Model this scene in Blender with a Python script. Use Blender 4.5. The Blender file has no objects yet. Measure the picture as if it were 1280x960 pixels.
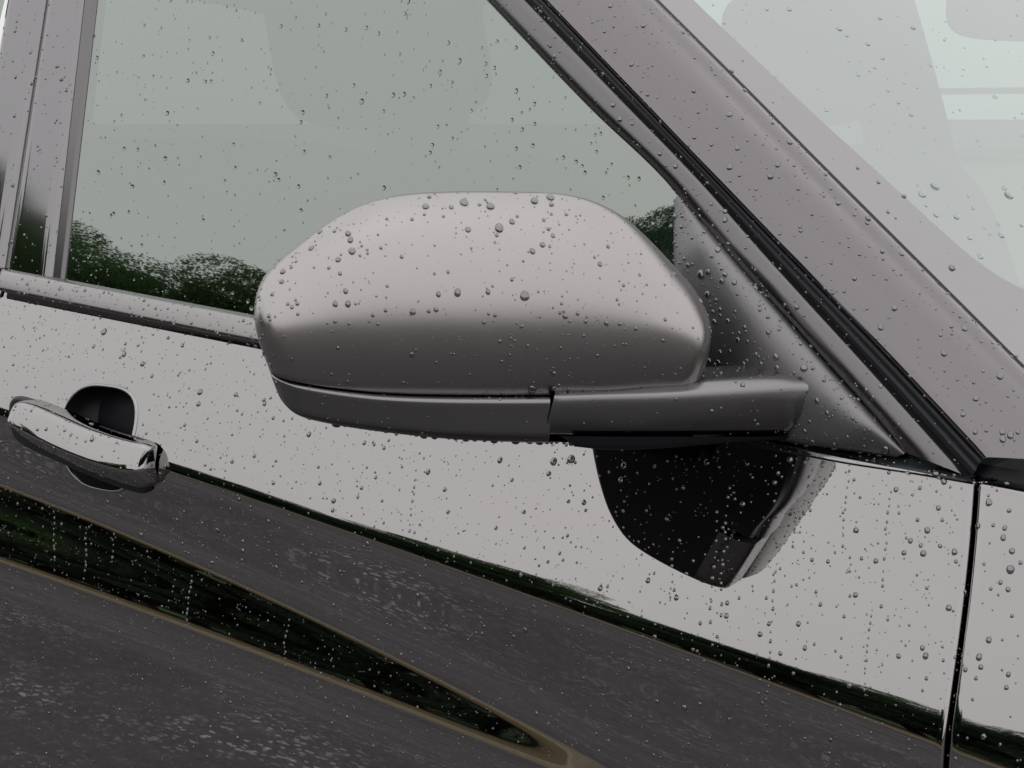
import bpy, math, random
import numpy as np
from mathutils import Vector, Matrix
from mathutils.bvhtree import BVHTree

random.seed(7); np.random.seed(7)
scene = bpy.context.scene
C = scene.collection
rad = math.radians

# ------------------------------------------------------------------ camera
YAW, PITCH, FPX = rad(42), rad(7), 2700.0          # yaw from the door normal, phone held a bit above the belt line
R_ = np.array([math.cos(YAW), math.sin(YAW), 0.0])
D_ = np.array([-math.sin(YAW)*math.cos(PITCH), math.cos(YAW)*math.cos(PITCH), -math.sin(PITCH)])
U_ = np.cross(R_, D_)
def rdir(u, v): return D_ + R_*(u-640)/FPX - U_*(v-480)/FPX
CAM = np.array([0.0, 0.0, 1.0]) - 1.45*rdir(1218, 608)
cd = bpy.data.cameras.new('camera'); cam = bpy.data.objects.new('camera', cd); C.objects.link(cam)
cd.lens = FPX*36/1280; cd.sensor_width = 36; cd.clip_start = 0.05; cd.clip_end = 2000
cam.matrix_world = Matrix(((R_[0], U_[0], -D_[0], CAM[0]), (R_[1], U_[1], -D_[1], CAM[1]), (R_[2], U_[2], -D_[2], CAM[2]), (0, 0, 0, 1)))
scene.camera = cam

# ------------------------------------------------------------------ sky, sun, exposure (overcast)
w = bpy.data.worlds.new('World'); scene.world = w; w.use_nodes = True
nt = w.node_tree; nt.nodes.clear()
def N(t, kind, **kw):
    n = t.nodes.new(kind)
    for k, v in kw.items(): setattr(n, k, v)
    return n
SUN_EL, SUN_ROT = rad(88), rad(20)
sky = N(nt, 'ShaderNodeTexSky', sky_type='NISHITA', sun_disc=False, sun_elevation=SUN_EL, sun_rotation=SUN_ROT)
sky.dust_density = 4; sky.air_density = 1.5
hsv = N(nt, 'ShaderNodeHueSaturation'); hsv.inputs['Saturation'].default_value = 0.12; hsv.inputs['Value'].default_value = 1.0
tc = N(nt, 'ShaderNodeTexCoord'); sep = N(nt, 'ShaderNodeSeparateXYZ')
nz = N(nt, 'ShaderNodeTexNoise'); nz.inputs['Scale'].default_value = 1.4; nz.inputs['Detail'].default_value = 4
rmp = N(nt, 'ShaderNodeValToRGB')
rmp.color_ramp.elements[0].position = 0.30; rmp.color_ramp.elements[0].color = (0.93, 0.925, 0.94, 1)
rmp.color_ramp.elements[1].position = 0.70; rmp.color_ramp.elements[1].color = (1.05, 1.035, 1.03, 1)
grd = N(nt, 'ShaderNodeMapRange'); grd.inputs['From Min'].default_value = 0; grd.inputs['From Max'].default_value = 1
grd.inputs['To Min'].default_value = 8.6; grd.inputs['To Max'].default_value = 10.4
mul = N(nt, 'ShaderNodeVectorMath', operation='SCALE')
mix = N(nt, 'ShaderNodeMix', data_type='RGBA'); mix.inputs[0].default_value = 0.92
bg = N(nt, 'ShaderNodeBackground'); bg.inputs['Strength'].default_value = 0.1
out = N(nt, 'ShaderNodeOutputWorld')
L = nt.links.new
L(sky.outputs[0], hsv.inputs['Color']); L(tc.outputs['Generated'], nz.inputs['Vector']); L(tc.outputs['Generated'], sep.inputs[0])
L(sep.outputs['Z'], grd.inputs['Value']); L(nz.outputs['Fac'], rmp.inputs[0]); L(rmp.outputs[0], mul.inputs[0]); L(grd.outputs[0], mul.inputs['Scale'])
L(hsv.outputs[0], mix.inputs[6]); L(mul.outputs[0], mix.inputs[7]); L(mix.outputs[2], bg.inputs['Color']); L(bg.outputs[0], out.inputs['Surface'])

sd = bpy.data.lights.new('sun', 'SUN'); sun = bpy.data.objects.new('sun', sd); C.objects.link(sun)
sd.energy = 0.5; sd.angle = rad(175); sd.color = (1, 0.97, 0.94)
sv = Vector((math.sin(SUN_ROT)*math.cos(SUN_EL), math.cos(SUN_ROT)*math.cos(SUN_EL), math.sin(SUN_EL)))
sun.rotation_euler = sv.to_track_quat('Z', 'Y').to_euler(); sun.location = sv*30
vs = scene.view_settings; vs.view_transform = 'Standard'; vs.look = 'None'; vs.exposure = 0; vs.gamma = 1; vs.use_curve_mapping = False
scene.cycles.max_bounces = 14; scene.cycles.transparent_max_bounces = 16; scene.cycles.transmission_bounces = 10; scene.cycles.glossy_bounces = 8
scene.cycles.caustics_reflective = True; scene.cycles.caustics_refractive = True
scene.cycles.use_denoising = True; scene.cycles.sample_clamp_indirect = 6

# ------------------------------------------------------------------ materials
def new_mat(name):
    m = bpy.data.materials.new(name); m.use_nodes = True
    t = m.node_tree; t.nodes.clear()
    o = N(t, 'ShaderNodeOutputMaterial')
    return m, t, o
def principled(name, col, rough=0.5, metal=0.0, spec=0.5, bump=None, rnoise=None, cnoise=None, coat=0.0):
    """bump=(scale,strength,dist) rnoise=(scale,amount) cnoise=(scale,colour2,lo,hi)"""
    m, t, o = new_mat(name); p = N(t, 'ShaderNodeBsdfPrincipled'); l = t.links.new
    p.inputs['Base Color'].default_value = (*col, 1); p.inputs['Roughness'].default_value = rough
    p.inputs['Metallic'].default_value = metal; p.inputs['Specular IOR Level'].default_value = spec
    p.inputs['Coat Weight'].default_value = coat; p.inputs['Coat Roughness'].default_value = 0.03
    tc = N(t, 'ShaderNodeTexCoord')
    if bump:
        n = N(t, 'ShaderNodeTexNoise'); n.inputs['Scale'].default_value = bump[0]; n.inputs['Detail'].default_value = 3
        b = N(t, 'ShaderNodeBump'); b.inputs['Strength'].default_value = bump[1]; b.inputs['Distance'].default_value = bump[2]
        l(tc.outputs['Object'], n.inputs['Vector']); l(n.outputs['Fac'], b.inputs['Height']); l(b.outputs[0], p.inputs['Normal'])
    if rnoise:
        n = N(t, 'ShaderNodeTexNoise'); n.inputs['Scale'].default_value = rnoise[0]; n.inputs['Detail'].default_value = 4
        r = N(t, 'ShaderNodeMapRange'); r.inputs['To Min'].default_value = max(0, rough-rnoise[1]); r.inputs['To Max'].default_value = rough+rnoise[1]
        l(tc.outputs['Object'], n.inputs['Vector']); l(n.outputs['Fac'], r.inputs['Value']); l(r.outputs[0], p.inputs['Roughness'])
    if cnoise:
        n = N(t, 'ShaderNodeTexNoise'); n.inputs['Scale'].default_value = cnoise[0]; n.inputs['Detail'].default_value = 6
        r = N(t, 'ShaderNodeValToRGB'); r.color_ramp.elements[0].position = cnoise[2]; r.color_ramp.elements[1].position = cnoise[3]
        r.color_ramp.elements[0].color = (*col, 1); r.color_ramp.elements[1].color = (*cnoise[1], 1)
        l(tc.outputs['Object'], n.inputs['Vector']); l(n.outputs['Fac'], r.inputs[0]); l(r.outputs[0], p.inputs['Base Color'])
    l(p.outputs[0], o.inputs['Surface'])
    return m
def schlick(t):
    g = N(t, 'ShaderNodeNewGeometry'); d = N(t, 'ShaderNodeVectorMath', operation='DOT_PRODUCT'); a = N(t, 'ShaderNodeMath', operation='ABSOLUTE')
    i = N(t, 'ShaderNodeMath', operation='SUBTRACT'); i.inputs[0].default_value = 1; p = N(t, 'ShaderNodeMath', operation='POWER'); p.inputs[1].default_value = 5
    l = t.links.new; l(g.outputs['Incoming'], d.inputs[0]); l(g.outputs['Normal'], d.inputs[1]); l(d.outputs['Value'], a.inputs[0]); l(a.outputs[0], i.inputs[1]); l(i.outputs[0], p.inputs[0]); return p
def glass_sheet(name, tint, refl, rcol=(1, 1, 1), rough=0.0):
    m, t, o = new_mat(name); l = t.links.new
    tr = N(t, 'ShaderNodeBsdfTransparent'); tr.inputs[0].default_value = (*tint, 1)
    gl = N(t, 'ShaderNodeBsdfGlossy'); gl.inputs['Color'].default_value = (*rcol, 1); gl.inputs['Roughness'].default_value = rough
    lw = schlick(t)
    mr = N(t, 'ShaderNodeMapRange'); mr.inputs['From Min'].default_value = 0; mr.inputs['From Max'].default_value = 1
    mr.inputs['To Min'].default_value = refl; mr.inputs['To Max'].default_value = 1
    mx = N(t, 'ShaderNodeMixShader')
    l(lw.outputs[0], mr.inputs['Value']); l(mr.outputs[0], mx.inputs[0]); l(tr.outputs[0], mx.inputs[1]); l(gl.outputs[0], mx.inputs[2]); l(mx.outputs[0], o.inputs['Surface'])
    return m
M = {}
M['paint'] = principled('grey_paint', (0.372, 0.359, 0.360), 0.016, 1.0)
M['pillar'] = principled('gloss_pillar_paint', (0.226, 0.212, 0.218), 0.05, 1.0)
M['gloss'] = principled('gloss_black_trim', (0.27, 0.265, 0.272), 0.06, 1.0)
M['frit'] = principled('windscreen_frit', (0.355, 0.345, 0.35), 0.04, 1.0)
M['satin'] = principled('satin_grey_cap', (0.425, 0.404, 0.402), 0.31, 1.0, bump=(2600, 0.06, 0.0004), rnoise=(40, 0.03))
M['satin_dark'] = principled('satin_dark_trim', (0.27, 0.264, 0.27), 0.24, 1.0, bump=(2600, 0.08, 0.0004), rnoise=(40, 0.04))
M['grain'] = principled('grained_plastic', (0.25, 0.245, 0.25), 0.46, 1.0, bump=(2200, 0.25, 0.0005))
M['frame'] = principled('satin_frame_strip', (0.185, 0.178, 0.182), 0.22, 1.0, bump=(2400, 0.08, 0.0004))
M['belt'] = principled('satin_belt_strip', (0.34, 0.33, 0.33), 0.24, 1.0)
M['rubber'] = principled('black_rubber', (0.012, 0.014, 0.018), 0.35, 0.0, 0.4)
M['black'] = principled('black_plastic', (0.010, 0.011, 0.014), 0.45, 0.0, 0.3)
M['silver'] = principled('mirror_silver', (0.75, 0.77, 0.78), 0.01, 1.0)
M['side_glass'] = glass_sheet('side_glass', (0.042, 0.058, 0.05), 0.33, (0.93, 1.0, 0.94), 0.012)
M['screen_glass'] = glass_sheet('windscreen_glass', (0.34, 0.41, 0.39), 0.44, (0.95, 1.0, 0.98))
M['far_glass'] = glass_sheet('far_glass', (0.70, 0.80, 0.74), 0.10, (0.95, 1.0, 0.97))
M['seat'] = principled('seat_fabric', (0.035, 0.035, 0.038), 0.8, 0, 0.2, bump=(300, 0.3, 0.002))
M['lining'] = principled('headlining', (0.42, 0.42, 0.41), 0.9, 0, 0.1)
def water(name, tint, f0):
    m, t, o = new_mat(name); l = t.links.new
    rf_ = N(t, 'ShaderNodeBsdfRefraction'); rf_.inputs['IOR'].default_value = 1.33; rf_.inputs['Roughness'].default_value = 0; rf_.inputs['Color'].default_value = (*tint, 1)
    gl = N(t, 'ShaderNodeBsdfGlossy'); gl.inputs['Roughness'].default_value = 0.0; gl.inputs['Color'].default_value = (1, 1, 1, 1)
    lw = N(t, 'ShaderNodeFresnel'); lw.inputs['IOR'].default_value = 1.33
    mr = N(t, 'ShaderNodeMapRange'); mr.inputs['From Min'].default_value = 0.02; mr.inputs['From Max'].default_value = 1; mr.inputs['To Min'].default_value = f0; mr.inputs['To Max'].default_value = 1
    mx = N(t, 'ShaderNodeMixShader'); l(lw.outputs[0], mr.inputs['Value']); l(mr.outputs[0], mx.inputs[0]); l(rf_.outputs[0], mx.inputs[1]); l(gl.outputs[0], mx.inputs[2]); l(mx.outputs[0], o.inputs['Surface'])
    return m
M['water'] = water('water_on_paint', (0.38, 0.38, 0.39), 0.22)
M['water_clear'] = water('water_on_glass', (0.94, 0.97, 0.95), 0.03)

# wet asphalt: aggregate, painted glint flecks, damp patches, fine cracks
m, t, o = new_mat('wet_asphalt'); l = t.links.new
p = N(t, 'ShaderNodeBsdfPrincipled'); tc = N(t, 'ShaderNodeTexCoord')
v1 = N(t, 'ShaderNodeTexVoronoi'); v1.inputs['Scale'].default_value = 38
n1 = N(t, 'ShaderNodeTexNoise'); n1.inputs['Scale'].default_value = 9; n1.inputs['Detail'].default_value = 8
n2 = N(t, 'ShaderNodeTexNoise'); n2.inputs['Scale'].default_value = 0.8; n2.inputs['Detail'].default_value = 5
r1 = N(t, 'ShaderNodeValToRGB'); r1.color_ramp.elements[0].color = (0.070, 0.068, 0.070, 1); r1.color_ramp.elements[1].color = (0.17, 0.166, 0.167, 1)
r1.color_ramp.elements[0].position = 0.32; r1.color_ramp.elements[1].position = 0.76
e = r1.color_ramp.elements.new(0.60); e.color = (0.092, 0.088, 0.091, 1)
for n in (v1, n1, n2): l(tc.outputs['Object'], n.inputs['Vector'])
v3 = N(t, 'ShaderNodeTexVoronoi'); v3.inputs['Scale'].default_value = 120; l(tc.outputs['Object'], v3.inputs['Vector'])
mv = N(t, 'ShaderNodeMix', data_type='RGBA'); mv.inputs[0].default_value = 0.5; l(v1.outputs['Color'], mv.inputs[6]); l(v3.outputs['Color'], mv.inputs[7])
mx = N(t, 'ShaderNodeMix', data_type='RGBA'); mx.inputs[0].default_value = 0.42
l(mv.outputs[2], mx.inputs[6]); l(n1.outputs['Fac'], mx.inputs[7])
bw = N(t, 'ShaderNodeRGBToBW'); l(mx.outputs[2], bw.inputs[0]); l(bw.outputs[0], r1.inputs[0])
v4 = N(t, 'ShaderNodeTexVoronoi'); v4.inputs['Scale'].default_value = 85; l(tc.outputs['Object'], v4.inputs['Vector']); sc4 = N(t, 'ShaderNodeSeparateColor'); l(v4.outputs['Color'], sc4.inputs[0])
th = N(t, 'ShaderNodeMath', operation='GREATER_THAN'); th.inputs[1].default_value = 0.90; l(sc4.outputs[0], th.inputs[0])
n5 = N(t, 'ShaderNodeTexNoise'); n5.inputs['Scale'].default_value = 2.2; n5.inputs['Detail'].default_value = 4; l(tc.outputs['Object'], n5.inputs['Vector'])
r5 = N(t, 'ShaderNodeMapRange'); r5.inputs['From Min'].default_value = 0.46; r5.inputs['From Max'].default_value = 0.66; l(n5.outputs['Fac'], r5.inputs['Value'])
m5 = N(t, 'ShaderNodeMath', operation='MULTIPLY'); l(th.outputs[0], m5.inputs[0]); l(r5.outputs[0], m5.inputs[1])
mx5 = N(t, 'ShaderNodeMix', data_type='RGBA'); mx5.inputs[7].default_value = (0.42, 0.415, 0.415, 1); l(m5.outputs[0], mx5.inputs[0]); l(r1.outputs[0], mx5.inputs[6]); l(mx5.outputs[2], p.inputs['Base Color'])  # pale flecks in the base colour stand in for glints on wet stones
mr = N(t, 'ShaderNodeMapRange'); mr.inputs['From Min'].default_value = 0.4; mr.inputs['From Max'].default_value = 0.62; mr.inputs['To Min'].default_value = 0.85; mr.inputs['To Max'].default_value = 0.45
l(n2.outputs['Fac'], mr.inputs['Value']); l(mr.outputs[0], p.inputs['Roughness'])
b = N(t, 'ShaderNodeBump'); b.inputs['Strength'].default_value = 0.8; b.inputs['Distance'].default_value = 0.02
l(bw.outputs[0], b.inputs['Height']); l(b.outputs[0], p.inputs['Normal']); p.inputs['Specular IOR Level'].default_value = 0.25
l(p.outputs[0], o.inputs['Surface']); M['asphalt'] = m
M['verge'] = principled('tan_verge', (0.13, 0.105, 0.06), 0.95, 0, 0.1, cnoise=(3, (0.20, 0.155, 0.085), 0.35, 0.7))
M['grass'] = principled('dark_grass', (0.03, 0.05, 0.02), 0.95, 0, 0.1, cnoise=(3, (0.06, 0.09, 0.035), 0.35, 0.7))
M['kerb'] = principled('kerb_concrete', (0.26, 0.23, 0.17), 0.9, 0, 0.1, cnoise=(20, (0.34, 0.29, 0.20), 0.3, 0.7))
M['bark'] = principled('bark', (0.05, 0.04, 0.03), 0.95, 0, 0.1, cnoise=(8, (0.10, 0.085, 0.07), 0.3, 0.7))
def leafmat(name, c1, c2):
    m, t, o = new_mat(name); l = t.links.new
    oi = N(t, 'ShaderNodeNewGeometry'); r = N(t, 'ShaderNodeValToRGB')
    r.color_ramp.elements[0].color = (*c1, 1); r.color_ramp.elements[1].color = (*c2, 1)
    l(oi.outputs['Random Per Island'], r.inputs[0])
    d = N(t, 'ShaderNodeBsdfDiffuse'); tr = N(t, 'ShaderNodeBsdfTranslucent'); mx = N(t, 'ShaderNodeMixShader'); mx.inputs[0].default_value = 0.45
    l(r.outputs[0], d.inputs[0]); l(r.outputs[0], tr.inputs[0]); l(d.outputs[0], mx.inputs[1]); l(tr.outputs[0], mx.inputs[2]); l(mx.outputs[0], o.inputs[0])
    return m
M['leaf'] = leafmat('leaf_green', (0.08, 0.14, 0.055), (0.12, 0.20, 0.08))
M['leaf2'] = leafmat('leaf_dark', (0.055, 0.095, 0.045), (0.09, 0.15, 0.065))

M['leaf3'] = leafmat('leaf_hedge', (0.040, 0.060, 0.042), (0.08, 0.11, 0.070))

# ------------------------------------------------------------------ mesh helpers
def mesh_obj(name, verts, faces, mat, parent=None, smooth=True):
    me = bpy.data.meshes.new(name); me.from_pydata(np.asarray(verts, float).reshape(-1, 3).tolist(), [], faces); me.update()
    if smooth: me.polygons.foreach_set('use_smooth', np.ones(len(me.polygons), dtype=bool))
    me.materials.append(M[mat]); o = bpy.data.objects.new(name, me); C.objects.link(o)
    if parent is not None: par(o, parent)
    return o
def par(o, parent):
    o.parent = parent; o.matrix_parent_inverse = Matrix.Translation(-WORLD[parent.name]) if parent.name in WORLD else Matrix.Identity(4)
WORLD = {}
def sheet(name, P, mat, parent=None, wrap_u=False, wrap_v=False, smooth=True):
    P = np.asarray(P, float); a, b = P.shape[:2]; F = []
    for i in range(a if wrap_u else a-1):
        for j in range(b if wrap_v else b-1):
            i2, j2 = (i+1) % a, (j+1) % b
            F.append((i*b+j, i*b+j2, i2*b+j2, i2*b+j))
    return mesh_obj(name, P.reshape(-1, 3), F, mat, parent, smooth)
def resample(pts, n):
    """smooth (Catmull-Rom) resampling of a polyline at n even parameters"""
    pts = np.asarray(pts, float); d = np.r_[0, np.cumsum(np.linalg.norm(np.diff(pts, axis=0), axis=1))]
    tt = np.linspace(0, d[-1], n); out = []
    m = np.zeros_like(pts)
    m[1:-1] = (pts[2:]-pts[:-2])/(d[2:]-d[:-2])[:, None]; m[0] = (pts[1]-pts[0])/(d[1]-d[0]); m[-1] = (pts[-1]-pts[-2])/(d[-1]-d[-2])
    k = np.clip(np.searchsorted(d, tt, side='right')-1, 0, len(d)-2); h = (d[k+1]-d[k]); x = (tt-d[k])/h
    h = h[:, None]; x = x[:, None]
    return (2*x**3-3*x**2+1)*pts[k]+(x**3-2*x**2+x)*h*m[k]+(-2*x**3+3*x**2)*pts[k+1]+(x**3-x**2)*h*m[k+1]
def hit(u, v, f, lo=0.6, hi=4.0):
    """point where the line of sight (u,v) meets the surface f(p)=0 (f>0 behind)"""
    d = rdir(u, v); a, b = lo, hi
    for _ in range(30):
        c = 0.5*(a+b)
        if f(CAM+c*d) > 0: b = c
        else: a = c
    return CAM+0.5*(a+b)*d

# ------------------------------------------------------------------ the car's side surfaces
WEDGE = 0.064
def zb(x): return 1.0 - WEDGE*x + 0.0*x
def plan(x): return 0.014*(x+0.55)**2 - 0.014*0.55**2
def gtw(x): q = np.clip((x+0.70)/0.55, 0, 1); return q*q*(3-2*q)
def yglass(x, z, off=0.0):
    h = z-zb(x)
    return plan(x) + 0.028*np.maximum(0, x+0.62)**2 + 0.008 + (math.tan(rad(12.5))-0.085*gtw(x))*h + 0.5*h*h/1.9*np.sign(np.maximum(h, 0)+1e-9) - off
def glass_pt(u, v, off=0.0): return hit(u, v, lambda p: p[1]-yglass(p[0], p[2], off))
def nominal_pt(u, v): return hit(u, v, lambda p: p[1]-(plan(p[0])-0.30*min(0.2, max(0, zb(p[0])-p[2]))))

# reflected-elevation targets along the door's feature lines -> surface tilt
def tilt_for(E, p, gx=0.0):
    d = p-CAM; d = d/np.linalg.norm(d); lo, hi = rad(-50), rad(60)
    for _ in range(40):
        ph = 0.5*(lo+hi); n = np.array([gx, -1.0, math.tan(ph)]); n /= np.linalg.norm(n); r = d-2*d.dot(n)*n
        if r[2] > math.sin(rad(E)): hi = ph
        else: lo = ph
    return ph
def dn(line, d): return [(u, v+d) for u, v in line]
TOPB = [(0, 612), (200, 690), (400, 780), (540, 850), (640, 903), (740, 948)]
MIDB = [(0, 660), (200, 728), (400, 812), (560, 884), (640, 921), (740, 958)]
BOTB = [(0, 702), (200, 763), (400, 839), (540, 898), (640, 935), (740, 972)]
KEYS = [  # (feature line as seen, elevation of what it mirrors along the line)
    ([(0, 378), (330, 437), (700, 510), (1218, 608)], [35]*4),
    ([(0, 450), (330, 530), (700, 620), (1200, 755)], [28]*4),
    ([(0, 506), (210, 577), (430, 644), (640, 707), (900, 788), (1180, 882)], [19, 20, 21, 21, 18.5, 14.5]),
    ([(0, 522), (210, 590), (430, 662), (680, 750), (914, 834), (1180, 932)], [-3.2]*6),
    ([(0, 545), (210, 612), (450, 695), (680, 782), (900, 862), (1100, 942)], [-19]*6),
    ([(0, 562), (210, 632), (450, 722), (680, 812), (900, 890), (1100, 968)], [-20.5]*6),
    ([(0, 577), (210, 654), (450, 750), (680, 842), (900, 918), (1100, 995)], [-19]*6),
    (dn(TOPB, -6), [-3.8, -3.8, -3.8, -3.8, -4.0, -4.2]),
    (TOPB, [-2.0, -2.0, -2.2, -2.4, -2.8, -3.2]),
    (MIDB, [8, 7, 4.5, 0.8, -2.5, -3.0]),
    (BOTB, [-2.0, -2.0, -2.2, -2.4, -2.8, -3.2]),
    (dn(BOTB, 13), [-3.8, -3.8, -3.8, -3.9, -4.1, -4.6]),
    (dn(BOTB, 75), [-16]*6),
    (dn(BOTB, 150), [-18.5]*6),
    ([(0, 1050), (300, 1120), (700, 1220)], [-24]*3),
]
def fit_curve(xs, ys, deg):
    c = np.polyfit(xs, ys, deg); d = np.polyder(c); a, b = min(xs), max(xs)
    def f(x):
        x = np.asarray(x, float); xc = np.clip(x, a, b)
        return np.polyval(c, xc)+np.polyval(d, xc)*0.12*np.tanh((x-xc)/0.12)
    return f
TX = np.arange(-2.3, 1.3, 0.01); TS = np.arange(0, 0.80, 0.0005); TAB = np.zeros((len(TX), len(TS)))
def pchip(xk, yk, x):
    h = np.diff(xk); dl = np.diff(yk)/h; m = np.zeros(len(xk)); m[0] = dl[0]; m[-1] = dl[-1]
    for i in range(1, len(xk)-1):
        if dl[i-1]*dl[i] > 0: m[i] = 2*dl[i-1]*dl[i]/(dl[i-1]+dl[i])
    k = np.clip(np.searchsorted(xk, x, side='right')-1, 0, len(h)-1); hh = h[k]; q = (x-xk[k])/hh
    y = (2*q**3-3*q**2+1)*yk[k]+(q**3-2*q**2+q)*hh*m[k]+(-2*q**3+3*q**2)*yk[k+1]+(q**3-q**2)*hh*m[k+1]
    return np.where(x > xk[-1], yk[-1], y)
def odoor(x, s):
    x = np.asarray(x, float); s = np.asarray(s, float)
    fi = np.clip((x-TX[0])/0.01, 0, len(TX)-1.001); fj = np.clip(s/0.0005, 0, len(TS)-1.001)
    i = fi.astype(int); j = fj.astype(int); a = fi-i; b = fj-j
    return (1-a)*((1-b)*TAB[i, j]+b*TAB[i, j+1])+a*((1-b)*TAB[i+1, j]+b*TAB[i+1, j+1])
def ydoor(x, z): return plan(x)-odoor(x, zb(x)-z)
def door_pt(u, v, off=0.0): return hit(u, v, lambda p: p[1]-float(ydoor(p[0], p[2]))+off)

ker = np.hanning(15); ker /= ker.sum()
for it in range(4):
    KS, KP = [], []
    for line, els in KEYS:
        pts = [nominal_pt(*q) if it == 0 else door_pt(*q) for q in line]
        xs = [p[0] for p in pts]; ss = [zb(p[0])-p[2] for p in pts]
        gx = [0.0 if it == 0 else float(ydoor(p[0]+0.004, p[2])-ydoor(p[0]-0.004, p[2]))/0.008 for p in pts]
        ph = [tilt_for(E, p, g_) for E, p, g_ in zip(els, pts, gx)]
        dg = 2 if len(line) > 3 else 1
        KS.append(fit_curve(xs, ss, dg)); KP.append(fit_curve(xs, ph, dg))
    for i, x in enumerate(TX):
        sk = np.array([0.0]+[float(f(x)) for f in KS[1:]]); pk = np.array([float(f(x)) for f in KP])
        for k in range(1, len(sk)): sk[k] = max(sk[k], sk[k-1]+0.004)
        ph = pchip(sk, pk, TS)
        ph = np.convolve(np.pad(ph, 7, mode='edge'), ker, mode='valid')
        t_ = np.tan(ph); TAB[i] = np.r_[0, np.cumsum(0.5*(t_[1:]+t_[:-1])*0.0005)]

# ------------------------------------------------------------------ ground and verge
def structure(o): o['kind'] = 'structure'; return o
def flat(name, x0, x1, y0, y1, z, mat): return structure(mesh_obj(name, [(x0, y0, z), (x1, y0, z), (x1, y1, z), (x0, y1, z)], [(0, 1, 2, 3)], mat, smooth=False))
flat('asphalt', -400, 400, -400, 400, 0, 'asphalt')
VY = -9.5
flat('verge', -120, 120, -14.0, VY-0.15, 0.10, 'verge')
flat('grass', -300, 300, -300, -14.0, 0.094, 'grass')
kb = sheet('kerb', [[(x, VY, 0), (x, VY-0.012, 0.115), (x, VY-0.03, 0.13), (x, VY-0.14, 0.13), (x, VY-0.15, 0.09)] for x in np.linspace(-60, 60, 61)], 'kerb')
structure(kb)

# ------------------------------------------------------------------ the car
car = bpy.data.objects.new('car', None); C.objects.link(car); car.location = (-0.6, 0.9, 0); WORLD['car'] = Vector((-0.6, 0.9, 0))
car['label'] = 'rain-beaded dark grey car with satin wing mirror, filling the whole picture'; car['category'] = 'car'

# body side panels: front door, rear door, fender share one surface, split at shut lines
SROWS = np.r_[np.arange(0, 0.52, 0.003), np.arange(0.52, 0.66, 0.014)]
fl = [door_pt(1219, 612), door_pt(1206, 740), door_pt(1193, 860), door_pt(1180, 965)]
fx = np.polyfit([zb(p[0])-p[2] for p in fl], [p[0] for p in fl], 2)
def xfront(s): s = np.minimum(s, 0.26); return np.polyval(fx, s)
def xrear(s): return -1.112 - 0.02*np.asarray(s)
def panel(name, xa, xb, n, mat, edge_a=True, edge_b=True):
    rows = []
    q = np.linspace(0, 1, n)
    # top edge rolled over, then the face
    for s in SROWS:
        x = xa(s)+(xb(s)-xa(s))*q; z0 = None
        row = []
        z = np.array([zb(xx)-s for xx in x]); y = ydoor(x, z)
        row = np.stack([x, y, z], 1)
        r = 0.003
        if edge_b: row = np.vstack([row]+[[row[n-1]+np.array([r*math.sin(a), r*(1-math.cos(a)), 0])] for a in np.linspace(0.3, math.pi/2, 4)]+[[row[n-1]+np.array([r, 0.03, 0])]])
        if edge_a: row = np.vstack([[row[0]+np.array([-r, 0.03, 0])]]+[[row[0]+np.array([-r*math.sin(a), r*(1-math.cos(a)), 0])] for a in np.linspace(math.pi/2, 0.3, 4)]+[row])
        rows.append(row)
    top = rows[0]; pre = []
    r = 0.003
    for a in np.linspace(math.pi/2, 0.3, 4): pre.append(top+np.array([0, r*(1-math.cos(a))*0.9, r*math.sin(a)*0.8]))
    pre = [top+np.array([0, 0.025, 0.0015])]+pre
    return np.array(pre+rows)
GAP = 0.0046
P = panel('front_door', lambda s: xrear(s)+0.002, lambda s: xfront(s)-GAP, 360, 'paint')
# handle recess: vertices pulled onto the rim of a round opening, faces inside removed
HC = door_pt(117, 549); _h = door_pt(163, 556)-door_pt(71, 542); _v = door_pt(120, 484)-door_pt(116, 613)
HM = np.array([[_h[0]/2, _v[0]/2], [_h[2]/2, _v[2]/2]]); HI = np.linalg.inv(HM)      # rim: (x,z) = centre + HM * superellipse
SP = 3.0
a, b = P.shape[:2]; V = P.reshape(-1, 3).copy()
_q = HI@np.stack([V[:, 0]-HC[0], V[:, 2]-HC[2]]); rr = (np.abs(_q[0])**SP+np.abs(_q[1])**SP)**(1/SP)
near = (rr > 0.955) & (rr < 1.05)
for i in np.where(near)[0]:
    V[i, 0] = HC[0]+(V[i, 0]-HC[0])/rr[i]; V[i, 2] = HC[2]+(V[i, 2]-HC[2])/rr[i]; V[i, 1] = float(ydoor(V[i, 0], V[i, 2]))
inside = rr < 1.05
F = []
for i in range(a-1):
    for j in range(b-1):
        q = (i*b+j, i*b+j+1, (i+1)*b+j+1, (i+1)*b+j)
        if not all(inside[k] for k in q): F.append(q)
front_door = mesh_obj('front_door', V, F, 'paint', car)
rear_door = sheet('rear_door', panel('rear_door', lambda s: -2.15+0*s, lambda s: xrear(s)-0.003, 120, 'paint'), 'paint', car)
fender = sheet('front_fender', panel('front_fender', lambda s: xfront(s)+GAP, lambda s: 1.0+0*s, 200, 'paint', edge_b=False), 'paint', car)
# dark inner structure seen in the shut lines
sheet('door_jamb', [[(x, float(ydoor(x, zb(x)-min(s, 0.6)))+0.030, zb(x)-s+0.01) for x in np.linspace(-2.1, 0.95, 60)] for s in np.linspace(0, 0.7, 12)], 'black', car)
sheet('sill', [[(x, float(ydoor(x, zb(x)-0.66))+dy, zb(x)-0.655+dz) for x in np.linspace(-2.1, 0.95, 30)] for dy, dz in ((0.02, 0.03), (0.002, 0.0), (0.0, -0.02), (0.01, -0.10), (0.05, -0.14), (1.6, -0.15))], 'black', car)

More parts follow.
